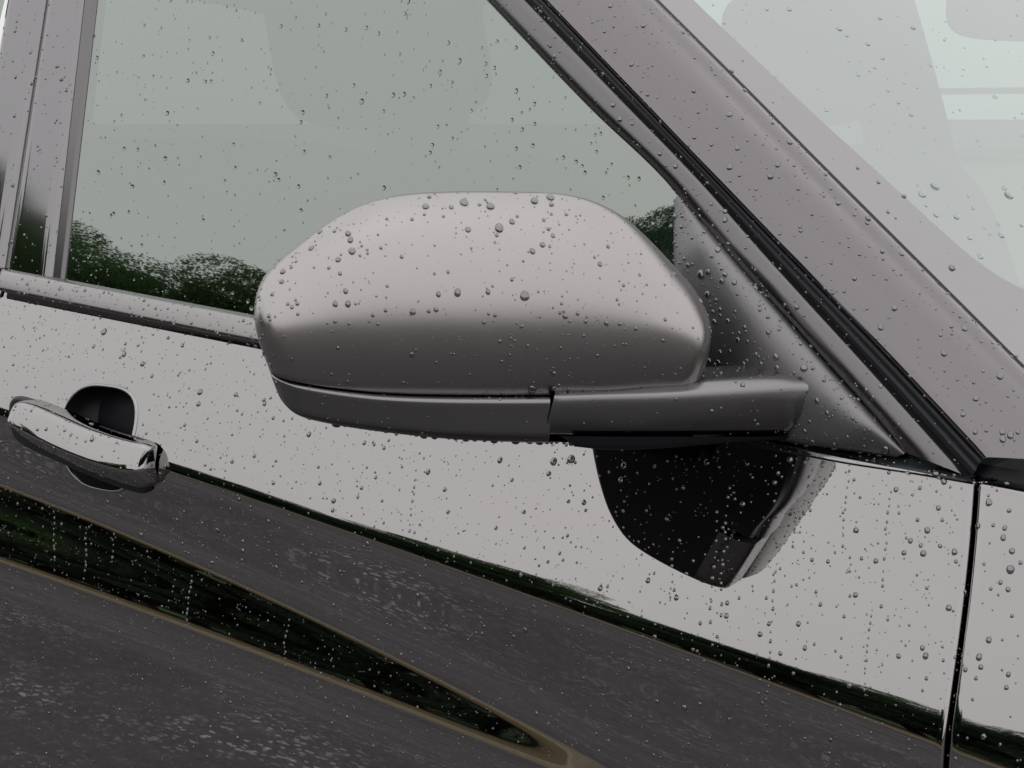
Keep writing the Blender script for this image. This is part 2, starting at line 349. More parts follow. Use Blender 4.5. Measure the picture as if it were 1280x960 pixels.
# ---- handle recess, seal and handle
def sup(t, p=3.0): c, s = math.cos(t), math.sin(t); r = (abs(c)**p+abs(s)**p)**(-1/p); return r*c, r*s
def rim(t_, k=1.0):
    c_ = HM@np.array(sup(t_))*k; return HC[0]+c_[0], HC[2]+c_[1]
rings = []
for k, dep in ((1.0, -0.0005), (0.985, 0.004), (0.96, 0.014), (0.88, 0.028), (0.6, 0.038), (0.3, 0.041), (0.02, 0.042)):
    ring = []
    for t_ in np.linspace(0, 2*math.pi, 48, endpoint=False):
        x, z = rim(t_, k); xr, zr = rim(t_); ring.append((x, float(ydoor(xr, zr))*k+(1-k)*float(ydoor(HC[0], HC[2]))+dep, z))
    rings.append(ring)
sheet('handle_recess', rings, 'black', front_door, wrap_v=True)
lip = []
for t_ in np.linspace(0, 2*math.pi, 64, endpoint=False):
    row = []
    for b_ in np.linspace(0, math.pi, 6):
        x, z = rim(t_, 1+0.03*math.cos(b_)); row.append((x, float(ydoor(x, z))-0.0016*math.sin(b_)-0.0002, z))
    lip.append(row)
sheet('recess_rim', lip, 'paint', front_door, wrap_u=True)

def handle_mesh(name, grow, mat, parent, off, sh):
    # the bar from its rear foot to its front block, lofted over the door surface
    top_ = [(13, 516), (18, 506), (28, 500), (45, 503), (72, 514), (110, 531), (140, 542), (163, 549), (176, 553), (183, 560)]
    bot_ = [(13, 526), (18, 542), (28, 551), (45, 560), (72, 572), (110, 589), (140, 601), (163, 609), (176, 611), (183, 606)]
    hs = 0.5-0.5*np.cos(np.linspace(0, math.pi, 44)); pick = np.round(hs*399).astype(int); tp = resample([door_pt(*q, sh) for q in top_], 400)[pick]; bp = resample([door_pt(*q, sh) for q in bot_], 400)[pick]
    rows = []
    for i in range(44):
        f = hs[i]; c = 0.5*(tp[i]+bp[i]); h = 0.5*(tp[i]-bp[i]); h = h*(1+grow/np.linalg.norm(h)); h[1] = 0; h[0] *= 0.3
        c = c.copy(); c[1] = float(ydoor(c[0], c[2])); c[0] += grow*(2*f-1)*1.3
        lift = off*(0.70+0.30*math.sin(math.pi*f)**0.7)
        e_ = min(1, f/0.10); e_ = math.sqrt(max(0, 1-(1-e_)**2)); e2_ = min(1, (1-f)/0.055); e2_ = math.sqrt(max(0, 1-(1-e2_)**2.4))
        en = 0.25+0.75*e_*e2_
        prof = [(-1, -0.1), (-1.0, 0.30), (-0.97, 0.42), (-0.88, 0.52), (-0.6, 0.72), (-0.36, 0.90), (-0.26, 0.965), (-0.20, 0.99), (-0.13, 1.0), (-0.05, 0.985), (0.2, 0.91), (0.5, 0.80), (0.78, 0.68), (0.88, 0.60), (0.95, 0.48), (1.0, 0.28), (1.0, -0.1)]
        rows.append([c+h*a_+np.array([0, -lift*b_*en+0.0008, 0]) for a_, b_ in prof])
    rows.insert(0, [np.mean(rows[0], axis=0)]*len(prof)); rows.append([np.mean(rows[-1], axis=0)]*len(prof))
    return sheet(name, rows, mat, parent)
handle_mesh('handle_seal', 0.0038, 'rubber', front_door, 0.008, 0.004)
handle = handle_mesh('door_handle', 0.0, 'paint', front_door, 0.032, 0.015)

# ---- belt moulding
def belt(name, x0, x1, n, parent):
    rows = []
    for x in np.linspace(x0, x1, n):
        b0 = zb(x); y = plan(x)
        g0 = yglass(x, b0+0.024)
        rows.append([(x, g0+0.004, b0+0.016), (x, g0-0.001, b0+0.0225), (x, g0-0.003, b0+0.0235), (x, y+0.003, b0+0.0230), (x, y-0.0005, b0+0.0212), (x, y-0.003, b0+0.017), (x, y-0.005, b0+0.012), (x, y-0.0068, b0+0.007), (x, y-0.0076, b0+0.0042), (x, y-0.0074, b0+0.0032), (x, y-0.005, b0+0.0028), (x, y+0.012, b0+0.0025)])
    return sheet(name, rows, 'belt', parent)
belt('belt_moulding', -1.108, -0.22, 80, front_door)
belt('belt_moulding', -2.1, -1.118, 30, rear_door)
# black corner trim under the sail panel
ct_t = resample([glass_pt(u, v, 0.006) for u, v in ((930, 548), (985, 553), (1060, 566), (1125, 573), (1175, 585), (1213, 597))], 24)
ct_b = resample([door_pt(u, v, 0.001) for u, v in ((930, 556), (985, 566), (1060, 580), (1125, 590), (1175, 598), (1217, 604))], 24)
sheet('corner_trim', [ct_t+np.array([0, 0.03, 0]), ct_t, 0.5*(ct_t+ct_b)+np.array([0, -0.001, 0]), ct_b, ct_b+np.array([0, 0.02, -0.002])], 'rubber', front_door)

# ---- side glass
gu = np.linspace(0, 1, 60)
top_l, bot_l = (156, -300), (74, 366)
top_r, bot_r = (330, -300), (1128, 575)
def ztop(x): return 1.50-0.03*(x+1.2)**2
def glass_panel(name, xl, xr, ztop_h, parent, n=60):
    rows = []
    for hf in np.linspace(0, 1, 40):
        row = []; h = -0.02+hf*(ztop_h+0.02)
        for q in np.linspace(0, 1, n):
            x = xl(h)*(1-q)+xr(h)*q; z = min(zb(x)+h, ztop(x)+0.01); row.append((x, float(yglass(x, z)), z))
        rows.append(row)
    return sheet(name, rows, 'side_glass', parent)
_g = [glass_pt(78, 357), glass_pt(120, 0)]; _s = [(p[2]-zb(p[0]), p[0]) for p in _g]
def xgl(h): return _s[0][1]+(h-_s[0][0])*(_s[1][1]-_s[0][1])/(_s[1][0]-_s[0][0])
_a = [glass_pt(u, v) for u, v in ((1100, 545), (900, 306), (828, 222), (735, 135), (608, 0))]
ax = np.polyfit([p[2]-zb(p[0]) for p in _a], [p[0] for p in _a], 2)
def xga(h): return np.polyval(ax, h)
window = glass_panel('window_glass', lambda h: xgl(h)-0.01, lambda h: xga(h)+0.012, 0.50, front_door)

# ---- B pillar trims on the glass surface
def strip_on_glass(name, l_line, r_line, mat, parent, off=0.004, bulge=0.003, n=40, m=10, edge=0.012):
    """strip between two image-plane lines (bottom point, top point) extended up to the roof, lying on the side surface"""
    def line(b, t): return [np.array(b)+(np.array(t)-np.array(b))*f for f in np.linspace(0, 1.47, n)]
    rows = []
    for bl, br in zip(line(*l_line), line(*r_line)):
        a_, b_ = glass_pt(*bl, off), glass_pt(*br, off); row = [a_+np.array([0, edge, 0])]
        for q in np.linspace(0, 1, m):
            p = a_+(b_-a_)*q; p = p.copy(); e = min(q, 1-q)/0.12; e = math.sqrt(1-(1-min(1, e))**2)
            p[1] = float(yglass(p[0], p[2], off))-bulge*e; row.append(p)
        row.append(b_+np.array([0, edge, 0])); rows.append(row)
    return sheet(name, rows, mat, parent)
strip_on_glass('pillar_trim', ((5, 356), (60, 0)), ((63, 362), (104, 0)), 'gloss', front_door, off=0.003, bulge=0.003)
strip_on_glass('window_channel', ((65, 362), (106, 0)), ((78, 364), (121, 0)), 'frame', front_door, off=0.001, bulge=0.002)
strip_on_glass('pillar_trim', ((-52, 348), (10, 0)), ((0, 356), (55, 0)), 'gloss', rear_door, off=0.003, bulge=0.003)
_q = [glass_pt(-56, 348), glass_pt(6, 0)]; _t = [(p[2]-zb(p[0]), p[0]) for p in _q]
rg = glass_panel('window_glass', lambda h: -2.0+0.3*h, lambda h: _t[0][1]+(h-_t[0][0])*(_t[1][1]-_t[0][1])/(_t[1][0]-_t[0][0]), 0.50, rear_door, 20)

# ---- A pillar: frame moulding, seal channel, painted pillar, windscreen edge
def img_line(pts, n, up=1.0):
    pts = np.array(pts, float); d = pts[0]-pts[1]; pts = np.vstack([pts[0]+d/np.linalg.norm(d)*340*up, pts]); return resample(pts, n)
NA = 60
lC0 = img_line([(608, 0), (735, 133), (828, 222), (896, 306), (1010, 430), (1129, 566)], NA)
lC1 = img_line([(660, 0), (770, 114), (873, 220), (960, 318), (1090, 460), (1214, 598)], NA)
lD1 = img_line([(680, 0), (785, 110), (890, 220), (979, 312), (1105, 441), (1228, 573)], NA)
lE1 = img_line([(817, 0), (925, 108), (1030, 214), (1237, 421), (1300, 484), (1420, 604)], NA)
def tube(name, l0, l1, off, bulge, mat, parent, m=14, skew=0.5, edge=0.014):
    rows = []
    for q0, q1 in zip(l0, l1):
        a_, b_ = glass_pt(*q0, off), glass_pt(*q1, off); row = [a_+np.array([0, edge, 0])]
        for q in np.linspace(0, 1, m):
            t_ = q**(math.log(0.5)/math.log(skew)); row.append(a_+(b_-a_)*q+np.array([0.10, -1, 0.40])*bulge*math.sqrt(max(0, 1-(2*t_-1)**2)))
        row.append(b_+np.array([0, edge, 0])); rows.append(row)
    return sheet(name, rows, mat, parent)
frame = tube('frame_moulding', lC0, lC1, 0.003, 0.008, 'frame', front_door, skew=0.45)
seal = sheet('pillar_seal', [[glass_pt(*(q0+(q1-q0)*f), o_) for f, o_ in ((-0.25, -0.006), (0.0, -0.002), (0.3, 0.0005), (0.42, 0.0005), (0.5, -0.0025), (0.58, 0.0005), (0.8, 0.0005), (1.0, -0.001), (1.2, -0.008))] for q0, q1 in zip(lC1, lD1)], 'rubber', car)
INW = -0.045
pill = []
Afoot = []
for q0, q1 in zip(lD1, lE1):
    a_, b_ = glass_pt(*q0, 0.004), glass_pt(*q1, INW); Afoot.append(b_); row = [a_+np.array([0.0, 0.02, 0])]
    nrm = np.array([0.42, -0.72, 0.55])
    for f, h_ in ((0, 0), (0.008, 0.0015), (0.03, 0.0032), (0.1, 0.0055), (0.25, 0.0095), (0.4, 0.0125), (0.55, 0.0148), (0.68, 0.0158), (0.76, 0.0155), (0.84, 0.0138), (0.92, 0.0105), (0.97, 0.0075), (0.99, 0.0045), (1.0, 0.001)):
        row.append(a_+(b_-a_)*f+nrm*h_)
    row.append(b_+np.array([0.0, 0.01, -0.02])); pill.append(row)
a_pillar = sheet('a_pillar', pill, 'pillar', car)
Afoot = np.array(Afoot)
# windscreen surface: starts at the pillar line, bows forward to the car's centre line
A0 = Afoot[5]; A1 = Afoot[-20]; adir = (A1-A0)/(A1[2]-A0[2])
_o = np.argsort(Afoot[:, 2]); _AZ = Afoot[_o]
def ascr(z):
    if z > _AZ[-1, 2]: return _AZ[-1]+adir*(z-_AZ[-1, 2])
    if z < _AZ[0, 2]: return _AZ[0]+adir*(z-_AZ[0, 2])
    return np.array([np.interp(z, _AZ[:, 2], _AZ[:, k]) for k in range(3)])
def scr_x(y, z): A = ascr(z); q = y-A[1]; return A[0]+0.50*q-0.31*q*q
def scr_pt(u, v, off=0.0): return hit(u, v, lambda p: -(p[0]-scr_x(p[1], p[2])-off), 0.8, 6)
lF = [(640, -218), (867, 0), (1001, 127), (1132, 247), (1190, 300), (1221, 326), (1250, 346), (1280, 362), (1330, 384), (1420, 415)]
fp = resample([scr_pt(*q) for q in lF], 70)
fr = []
for p in fp:
    # foot on the pillar line along the surface at the same height
    A = ascr(p[2])-np.array([0.0, 0.004, 0]); row = []
    for f in np.linspace(0, 1, 8):
        y = A[1]+(p[1]-A[1])*f; row.append((scr_x(y, p[2]), y, p[2]))
    fr.append(row)
# run the band on below the corner
zc = fp[-1][2]
for z in np.linspace(zc-0.01, zc-0.25, 12):
    A = ascr(z)-np.array([0.0, 0.004, 0]); fr.append([(scr_x(A[1]+1.3*f, z), A[1]+1.3*f, z) for f in np.linspace(0, 1, 8)])
scr = []
for p in fp:
    ym = ascr(p[2])[1]; y2 = 1.66-(p[1]); row = []
    for f in np.linspace(0, 1, 40):
        y = p[1]+(max(y2, p[1]+0.02)-p[1])*f; row.append((scr_x(y, p[2]), y, p[2]))
    scr.append(row)
windscreen = sheet('windscreen', scr, 'screen_glass', car)
frit = sheet('frit_band', fr, 'frit', windscreen)
# seal line between pillar and glass
sheet('screen_seal', [[p+np.array(o_) for o_ in ((-0.002, -0.004, -0.002), (0, 0, 0.001), (0.002, 0.002, 0.0015), (0.0, 0.004, -0.002))] for p in Afoot], 'rubber', windscreen)

# cowl and bonnet edge, far right
for nm, mt_, xa_, xb_, n_, up in (('cowl', 'black', -0.02, 0.50, 24, 0.0), ('bonnet', 'paint', 0.505, 1.45, 30, 0.012)):
    cow = []
    for x in np.linspace(xa_, xb_, n_):
        y0 = plan(x)+0.010; z0 = zb(x)-0.002
        cow.append([(x, y0-0.003, z0-0.012), (x, y0, z0), (x, y0+0.008, z0+0.003)]+[(x, y0+yy, z0+0.003+(up+0.035)*math.sin(min(1, (yy-0.008)/0.8)*math.pi/2)*(1 if yy < 0.85 else math.sin((1.66-yy)/0.81*math.pi/2))) for yy in np.linspace(0.05, 1.62, 24)])
    sheet(nm, cow, mt_, car)

# ------------------------------------------------------------------ wing mirror
mirror = bpy.data.objects.new('wing_mirror', None); C.objects.link(mirror); par(mirror, car)
PA, PB = np.array([-0.199, -0.035]), np.array([-0.383, -0.305])
e2 = (PB-PA)/np.linalg.norm(PB-PA); NM = np.array([-e2[1], e2[0], 0.0]); NM = NM if NM[1] < 0 else -NM
NF = NM-R_*NM.dot(R_); NB = np.array([0.98, -0.2, 0.0])
def pi_pt(u, v, off=0.0): return hit(u, v, lambda p: -((p[0]-PA[0])*NM[0]+(p[1]-PA[1])*NM[1]-off), 0.5, 3)
def coons(bot, top, lef, rig, us, vs):
    """patch in the image plane; curves resampled; bot/top left->right, lef/rig bottom->top"""
    n = 200
    b, t_, l_, r_ = (resample(c, n) for c in (bot, top, lef, rig))
    def ev(c, q): f = q*(n-1); i = min(int(f), n-2); return c[i]+(c[i+1]-c[i])*(f-i)
    out = np.zeros((len(vs), len(us), 2))
    for j, v in enumerate(vs):
        for i, u in enumerate(us):
            out[j, i] = (1-v)*ev(b, u)+v*ev(t_, u)+(1-u)*ev(l_, v)+u*ev(r_, v)-((1-u)*(1-v)*b[0]+u*(1-v)*b[-1]+(1-u)*v*t_[0]+u*v*t_[-1])
    return out
HF = 0.058
def qa(a_):
    l_ = math.sqrt(max(0, 1-(1-min(1, a_/0.11))**2.6)); r_ = math.sqrt(max(0, 1-(1-min(1, (1-a_)/0.06))**2.6)); return l_*r_
def back(a_, v_=0.0):
    """how far the housing reaches behind its outline: deep and square below, drawn in under the sloping crown"""
    q = min(1, max(0, (a_-0.30)/0.55)); q = q*q*(3-2*q); lo = min(1, max(0, (0.55-v_)/0.3))
    return np.array([-math.sin(YAW), math.cos(YAW), 0])*(0.060-0.025*a_)+np.array([-(0.120*a_*lo+0.085*q*(1-lo)), 0, 0])
us = 0.5-0.5*np.cos(np.linspace(0, math.pi, 61))
vcap = np.r_[0, 1-np.cos(np.linspace(0.06, math.pi/2, 44))][::1]; vcap = 1-(1-np.linspace(0, 1, 46))**1.7
seam = [(338, 461), (380, 469), (420, 476), (480, 483), (560, 486), (690, 486), (800, 484), (871, 480)]
left_cap = [(338, 461), (331, 438), (325, 415)]
top_cap = [(325, 415), (321, 390), (322, 368), (329, 348), (343, 330), (380, 300), (415, 275), (455, 255), (500, 244), (560, 240), (640, 240), (700, 242), (740, 251), (778, 270), (812, 300), (845, 335), (868, 362), (884, 393), (887, 418)]
right_cap = [(871, 480), (881, 453), (887, 418)]
g = coons(seam, top_cap, left_cap, right_cap, us, vcap)
def qcap(b_):
    return 1-0.36*((0.36-b_)/0.36)**2 if b_ < 0.36 else math.sqrt(max(0, 1-((b_-0.36)/0.64)**2.0))
NR = len(vcap)
front = np.zeros((NR, len(us), 3)); rear = np.zeros_like(front)
for j, v in enumerate(vcap):
    for i, a_ in enumerate(us):
        p = pi_pt(*g[j, i]); ba = min(1.0, max(0.0, (486-g[j, i][1])/246)); front[j, i] = p+NF*HF*qa(a_)*qcap(ba*0.93)*math.sqrt(max(0, 1-v**5))
        eb = min(1, a_/0.10)*min(1, (1-a_)/0.05)*min(1, (1-v)/0.10); eb = math.sqrt(max(0, 1-(1-eb)**2))
        rear[j, i] = p+back(a_, v)*eb
inner = [front[0]-NF*d_+np.array([0, 0, z_]) for d_, z_ in ((0.012, 0.0005), (0.002, 0.0), (0.0005, 0.0004))]
sheet('mirror_cap', np.concatenate([np.array(inner), front[0:1]+np.array([0, 0, 0.0014]), front[1:]]), 'satin', mirror)
rear[:, 0] = front[:, 0]; rear[:, -1] = front[:, -1]; rear[-1] = front[-1]
sheet('housing_back', rear, 'black', mirror)
# lower trim
bot = [(352, 497), (375, 516), (415, 527), (470, 536), (560, 546), (640, 550), (720, 552), (800, 552), (866, 548)]
seam2 = [(q[0], q[1]+1.5) for q in seam]
left_t = [(352, 497), (345, 481), (338, 462.5)]
right_t = [(866, 548), (870, 515), (871, 481.5)]
vt = 0.5-0.5*np.cos(np.linspace(0, math.pi, 22))
gt = coons(bot, seam2, left_t, right_t, us, vt)
def qtrim(c): return 0.68*math.sqrt(max(0, 1-(1-min(1, c/0.30))**2))*(0.76+0.24*min(1, c))
tf = np.zeros((len(vt), len(us), 3)); tr_ = np.zeros_like(tf)
for j, c_ in enumerate(vt):
    for i, a_ in enumerate(us):
        p = pi_pt(*gt[j, i]); q_ = qa(a_); roll = 0.0
        if c_ > 0.86: roll = 0.0055*(1-math.sqrt(max(0, 1-((c_-0.86)/0.14)**2)))
        tf[j, i] = p+NF*(HF*q_*qtrim(c_)+(0.0042-roll)*min(1, q_*2))
        eb = min(1, a_/0.10)*min(1, (1-a_)/0.05)*min(1, c_/0.45); eb = math.sqrt(max(0, 1-(1-eb)**2)); tr_[j, i] = p+back(a_)*eb
tr_[0] = tf[0]; tr_[:, 0] = tf[:, 0]; tr_[:, -1] = tf[:, -1]
split = int(np.argmin(np.abs(us-0.655)))
ledge = [tf[-1]-NF*0.006+np.array([0, 0, 0.0003]), tf[-1]-NF*0.02]
TF = np.concatenate([tf, np.array(ledge)])
def slant(Q, k0, k1):
    return Q[:, k0:k1]
lower = sheet('lower_trim', TF[:, :split+1], 'satin_dark', mirror)
sheet('housing_underside', tr_, 'black', mirror)
sheet('housing_lower', TF[:, split-1:]-NM*0.040, 'black', mirror)
# mirror glass set into the back
gl_rows = []
for j in range(3, NR-8, 3):
    gl_rows.append([rear[j, i]-NB*0.0015 for i in range(8, len(us)-7, 3)])
sheet('mirror_glass', gl_rows, 'silver', mirror)

# arm to the door, lofted from under the head to the sail panel
def lam(p): return (p-CAM).dot(D_)
OFF0 = HF*0.68+0.004
_lu = [640, 692, 760, 820, 868, 905, 945, 980, 1016, 1060]
_l0 = [lam(pi_pt(u, 515, OFF0)) for u in (640, 692, 760, 820, 868)]
_l1 = lam(glass_pt(1016, 512, 0.019)); _l2 = lam(glass_pt(1060, 512, 0.004)); _d = _l1-_l0[2]
_lv = _l0[:3]+[_l0[2]+_d*q for q in (0.11, 0.26, 0.42, 0.62, 0.81, 1.0)]+[_l2]
_lc = resample(np.stack([np.array(_lu)/1000, _lv], 1), 200)
an = np.array([0.66, -0.75, 0.0])
def arm_pt(u, v, off=0.0): return CAM+rdir(u, v)*np.interp(u/1000, _lc[:, 0], _lc[:, 1])+an*off
at_ = resample([(694, 492), (760, 490), (830, 488), (880, 485), (940, 481), (985, 478), (1030, 478)], 40)
ab_ = resample([(679, 550), (760, 551), (830, 551), (880, 551), (930, 551), (965, 551), (1002, 550)], 40)
rows = []
for k in range(40):
    f = k/39; row = []
    # back of the arm: narrow foot to the sail, hidden under the head at the other end
    bt = 0.055+0.0*f
    prof = [(0.0, -bt, 0.008), (0.0, -0.02, 0.004), (0.0, -0.006, 0.003), (0.02, -0.0025, 0), (0.05, -0.0006, 0), (0.10, 0, 0), (0.3, -0.002, 0), (0.55, -0.005, 0), (0.8, -0.011, 0), (0.92, -0.017, 0), (0.98, -0.024, 0), (1.0, -0.032, 0), (1.0, -bt, 0)]
    fl_ = 0.0
    for c_, o_, z_ in prof:
        q = at_[k]+(ab_[k]-at_[k])*c_; p = arm_pt(*q); row.append(p+an*o_+np.array([0, 0, z_*1.0])+np.array([fl_, 0, 0]))
    rows.append(row)
arm = sheet('arm_trim', rows, 'satin_dark', mirror)
# end face of the arm beside the joint with the lower trim
for nm, P_ in (('joint_gap', [TF[:, split]+NM*-0.0008, TF[:, split]-NM*0.012+np.array([0.002, 0.002, 0])]),):
    sheet(nm, P_, 'black', mirror)
# dark pivot plate under the arm
pv_t = resample([(700, 549), (760, 550), (840, 550), (930, 550), (985, 550)], 20); pv_b = resample([(718, 562), (760, 566), (835, 564), (925, 556), (990, 553)], 20)
rows = []
for q0, q1 in zip(pv_t, pv_b):
    a_, b_ = arm_pt(*q0, -0.016), arm_pt(*q1, -0.020)
    rows.append([a_, a_*0.3+b_*0.7, b_, b_-an*0.004+np.array([0, 0, -0.0015]), b_-an*0.06, a_-an*0.06])
sheet('pivot_plate', rows, 'black', mirror)
# sail panel on the door corner
sr = resample([(848, 242), (890, 292), (952, 364), (1026, 448), (1086, 514), (1133, 566)], 44)
sl = resample([(843, 250), (842, 320), (846, 400), (858, 470), (900, 530), (985, 553), (1060, 563), (1118, 572)], 44)
rows = []
for q0, q1 in zip(sr, sl):
    row = []
    for f, o_ in ((-0.02, -0.004), (0.0, 0.006), (0.04, 0.0115), (0.10, 0.0150), (0.18, 0.0175), (0.28, 0.0185), (0.40, 0.0185), (0.55, 0.0175), (0.7, 0.0165), (0.85, 0.0150), (0.95, 0.0125), (0.99, 0.009), (1.0, 0.0)):
        wd = np.linalg.norm(q1-q0); sc = min(1, wd/60)
        row.append(glass_pt(*(q0+(q1-q0)*f), 0.004+o_*sc))
    rows.append(row)
sail = sheet('sail_panel', rows, 'grain', front_door)

# ------------------------------------------------------------------ cabin, roof and far side (seen through the glass)
W2 = 1.70
def rbox(name, c, s, mat, parent, p=4.0, tilt=0.0, n=16):
    rows = []
    for t_ in np.linspace(-math.pi/2, math.pi/2, n):
        row = []
        for f in np.linspace(0, 2*math.pi, 2*n, endpoint=False):
            def sp(q): return math.copysign(abs(q)**(2/p), q)
            x, y, z = s[0]*sp(math.cos(t_))*sp(math.cos(f)), s[1]*sp(math.cos(t_))*sp(math.sin(f)), s[2]*sp(math.sin(t_))
            row.append((c[0]+x*math.cos(tilt)-z*math.sin(tilt), c[1]+y, c[2]+x*math.sin(tilt)+z*math.cos(tilt)))
        rows.append(row)
    return sheet(name, rows, mat, parent, wrap_v=True)
for yc in (0.42, 1.24):
    st = rbox('seat', (-0.80, yc, 0.86), (0.10, 0.25, 0.36), 'seat', car, tilt=0.33)
    rbox('headrest', (-0.99, yc, 1.33), (0.055, 0.14, 0.095), 'seat', st, tilt=0.25)
    rbox('seat_cushion', (-0.44, yc, 0.58), (0.28, 0.25, 0.09), 'seat', st)
rbox('rear_seat', (-1.85, 0.83, 0.86), (0.12, 0.62, 0.36), 'seat', car, tilt=0.3)
rbox('dashboard', (0.12, 0.83, 0.87), (0.34, 0.72, 0.13), 'seat', car)
# painted roof with a lining below it
for nm, mt_, dz in (('roof', 'paint', 0.0), ('headlining', 'lining', -0.035)):
    rf = []
    for q in np.linspace(0, 1, 25):
        row = []
        for f in np.linspace(0, 1, 22):
            xs_ = -2.35; x = xs_
            yl = float(yglass(-1.2, 1.50)); yy = yl+q*(W2-2*yl); x1 = scr_x(yy, 1.475)-(0.03 if dz == 0 else 0.08); x = xs_+(x1-xs_)*f
            row.append((x, yy, ztop(x)-0.008+0.055*math.sin(math.pi*q)**0.6+dz))
        rf.append(row)
    sheet(nm, rf, mt_, car)
# far side: door, sill, pillars, glass
def yfar(x, z): return W2-yglass(x, z)
sheet('far_door', [[(x, W2-plan(x)-dy, z) for x in np.linspace(-2.3, 0.2, 20)] for dy, z in ((0.1, 0.3), (0.05, 0.7), (0.08, 0.93), (0.03, 0.995), (0.0, 0.985))], 'seat', car)
def far_post(name, xb, xt, wdt):
    rows = []
    for h in np.linspace(-0.1, 0.52, 10):
        x = xb+(xt-xb)*h/0.52; z = zb(x)+h; y = yfar(x, z)
        rows.append([(x-wdt, y, z), (x-wdt, y-0.03, z), (x+wdt, y-0.03, z), (x+wdt, y, z)])
    return sheet(name, rows, 'seat', car, smooth=False)
far_post('far_pillar', -1.05, -1.12, 0.07)
far_post('far_pillar', 0.10, -0.80, 0.05)
far_post('far_pillar', -2.15, -1.9, 0.10)
sheet('far_window', [[(x, float(yfar(x, zb(x)+h))-0.01, zb(x)+h) for x in np.linspace(-2.2, 0.1, 24)] for h in np.linspace(-0.08, 0.5, 12)], 'far_glass', car)

pm = hit(1262, 8, lambda p: p[1]-0.80); rbox('rear_view_mirror', tuple(pm), (0.018, 0.115, 0.036), 'seat', car)
# ------------------------------------------------------------------ low wall and railing on the far side of the car
M['render_wall'] = principled('pale_rendered_wall', (0.50, 0.47, 0.38), 0.9, 0, 0.1, cnoise=(3, (0.56, 0.53, 0.43), 0.3, 0.7))
M['steel'] = principled('galvanised_steel', (0.35, 0.37, 0.36), 0.5, 0.6)
def box(name, c, h, mat, parent=None):
    V_ = [(c[0]+sx*h[0], c[1]+sy*h[1], c[2]+sz*h[2]) for sx in (-1, 1) for sy in (-1, 1) for sz in (-1, 1)]
    return mesh_obj(name, V_, [(0, 1, 3, 2), (4, 6, 7, 5), (0, 4, 5, 1), (2, 3, 7, 6), (0, 2, 6, 4), (1, 5, 7, 3)], mat, parent, smooth=False)
lw_ = box('low_wall', (-2, 11, 0.5), (6.5, 0.12, 0.5), 'render_wall'); lw_['label'] = 'pale low wall seen through the windscreen beyond the car'; lw_['category'] = 'wall'
box('coping', (-2, 11, 1.03), (6.52, 0.16, 0.03), 'kerb', lw_)
rl = bpy.data.objects.new('railing', None); C.objects.link(rl); rl['label'] = 'thin grey railing on the low wall seen through the windscreen'; rl['category'] = 'railing'
for z in (1.22, 1.42): box('rail', (-2, 11, z), (6.5, 0.02, 0.02), 'steel', rl)
for x in np.arange(-8.45, 4.6, 1.3): box('post', (x, 11, 1.25), (0.025, 0.025, 0.19), 'steel', rl)

# ------------------------------------------------------------------ trees beyond the verge (seen mirrored in glass and paint)
def tree_meshes(seed, hgt, rx, mat, base=0.16):
    rs = np.random.RandomState(seed); V, F = [], []
    lobes = [(np.array([rs.normal(0, 0.42)*rx, rs.normal(0, 0.42)*rx, hgt*(base+(0.96-base)*rs.uniform(0.05, 1)**0.8)]), rs.uniform(0.20, 0.44)*rx) for _ in range(64)]
    lobes = [(c*np.array([1-0.55*max(0, (c[2]/hgt-0.45)/0.55)]*2+[1]), r) for c, r in lobes]
    for c, r in lobes:
        n = 1900; un = lambda q: q/np.linalg.norm(q, axis=1)[:, None]
        d = un(rs.normal(size=(n, 3))); d[:, 2] *= 0.62
        p = c+d*r*rs.uniform(0.55, 1.05, (n, 1))**0.7; s = rs.uniform(0.015, 0.045, (n, 1)); a_ = un(rs.normal(size=(n, 3))); b_ = un(np.cross(a_, rs.normal(size=(n, 3))))
        k = len(V); V += np.stack([p-a_*s, p+b_*s*0.55, p+a_*s, p-b_*s*0.55], 1).reshape(-1, 3).tolist(); F += [(k+4*i, k+4*i+1, k+4*i+2, k+4*i+3) for i in range(n)]
    me = bpy.data.meshes.new('crown'); me.from_pydata(V, [], F); me.materials.append(M[mat])
    rows = []
    def limb(p0, p1, r0, r1, n=8):
        k = len(TV); d = p1-p0; d = d/np.linalg.norm(d); a_ = np.cross(d, [0.3, 0.8, 0.1]); a_ /= np.linalg.norm(a_); b_ = np.cross(d, a_)
        for p, r in ((p0, r0), (p1, r1)):
            for i in range(n): t_ = 2*math.pi*i/n; TV.append(p+r*(math.cos(t_)*a_+math.sin(t_)*b_))
        for i in range(n): TF_.append((k+i, k+(i+1) % n, k+n+(i+1) % n, k+n+i))
    TV, TF_ = [], []
    limb(np.array([0, 0, -0.1]), np.array([0.05, 0, hgt*0.4]), 0.2, 0.14); limb(np.array([0.05, 0, hgt*0.4]), np.array([0, 0.1, hgt*0.85]), 0.14, 0.03)
    for c, r in lobes[:12]: limb(np.array([0, 0, min(hgt*0.55, c[2]*0.6)]), c, 0.07, 0.02, 5)
    mt = bpy.data.meshes.new('trunk'); mt.from_pydata([tuple(q) for q in TV], [], TF_); mt.materials.append(M['bark'])
    return me, mt
protos = [tree_meshes(3, 8.0, 2.5, 'leaf', 0.02), tree_meshes(5, 8.6, 2.3, 'leaf2', 0.02), tree_meshes(9, 7.2, 2.5, 'leaf', 0.02)]
PH = (8.0, 8.6, 7.2)
TREES = []
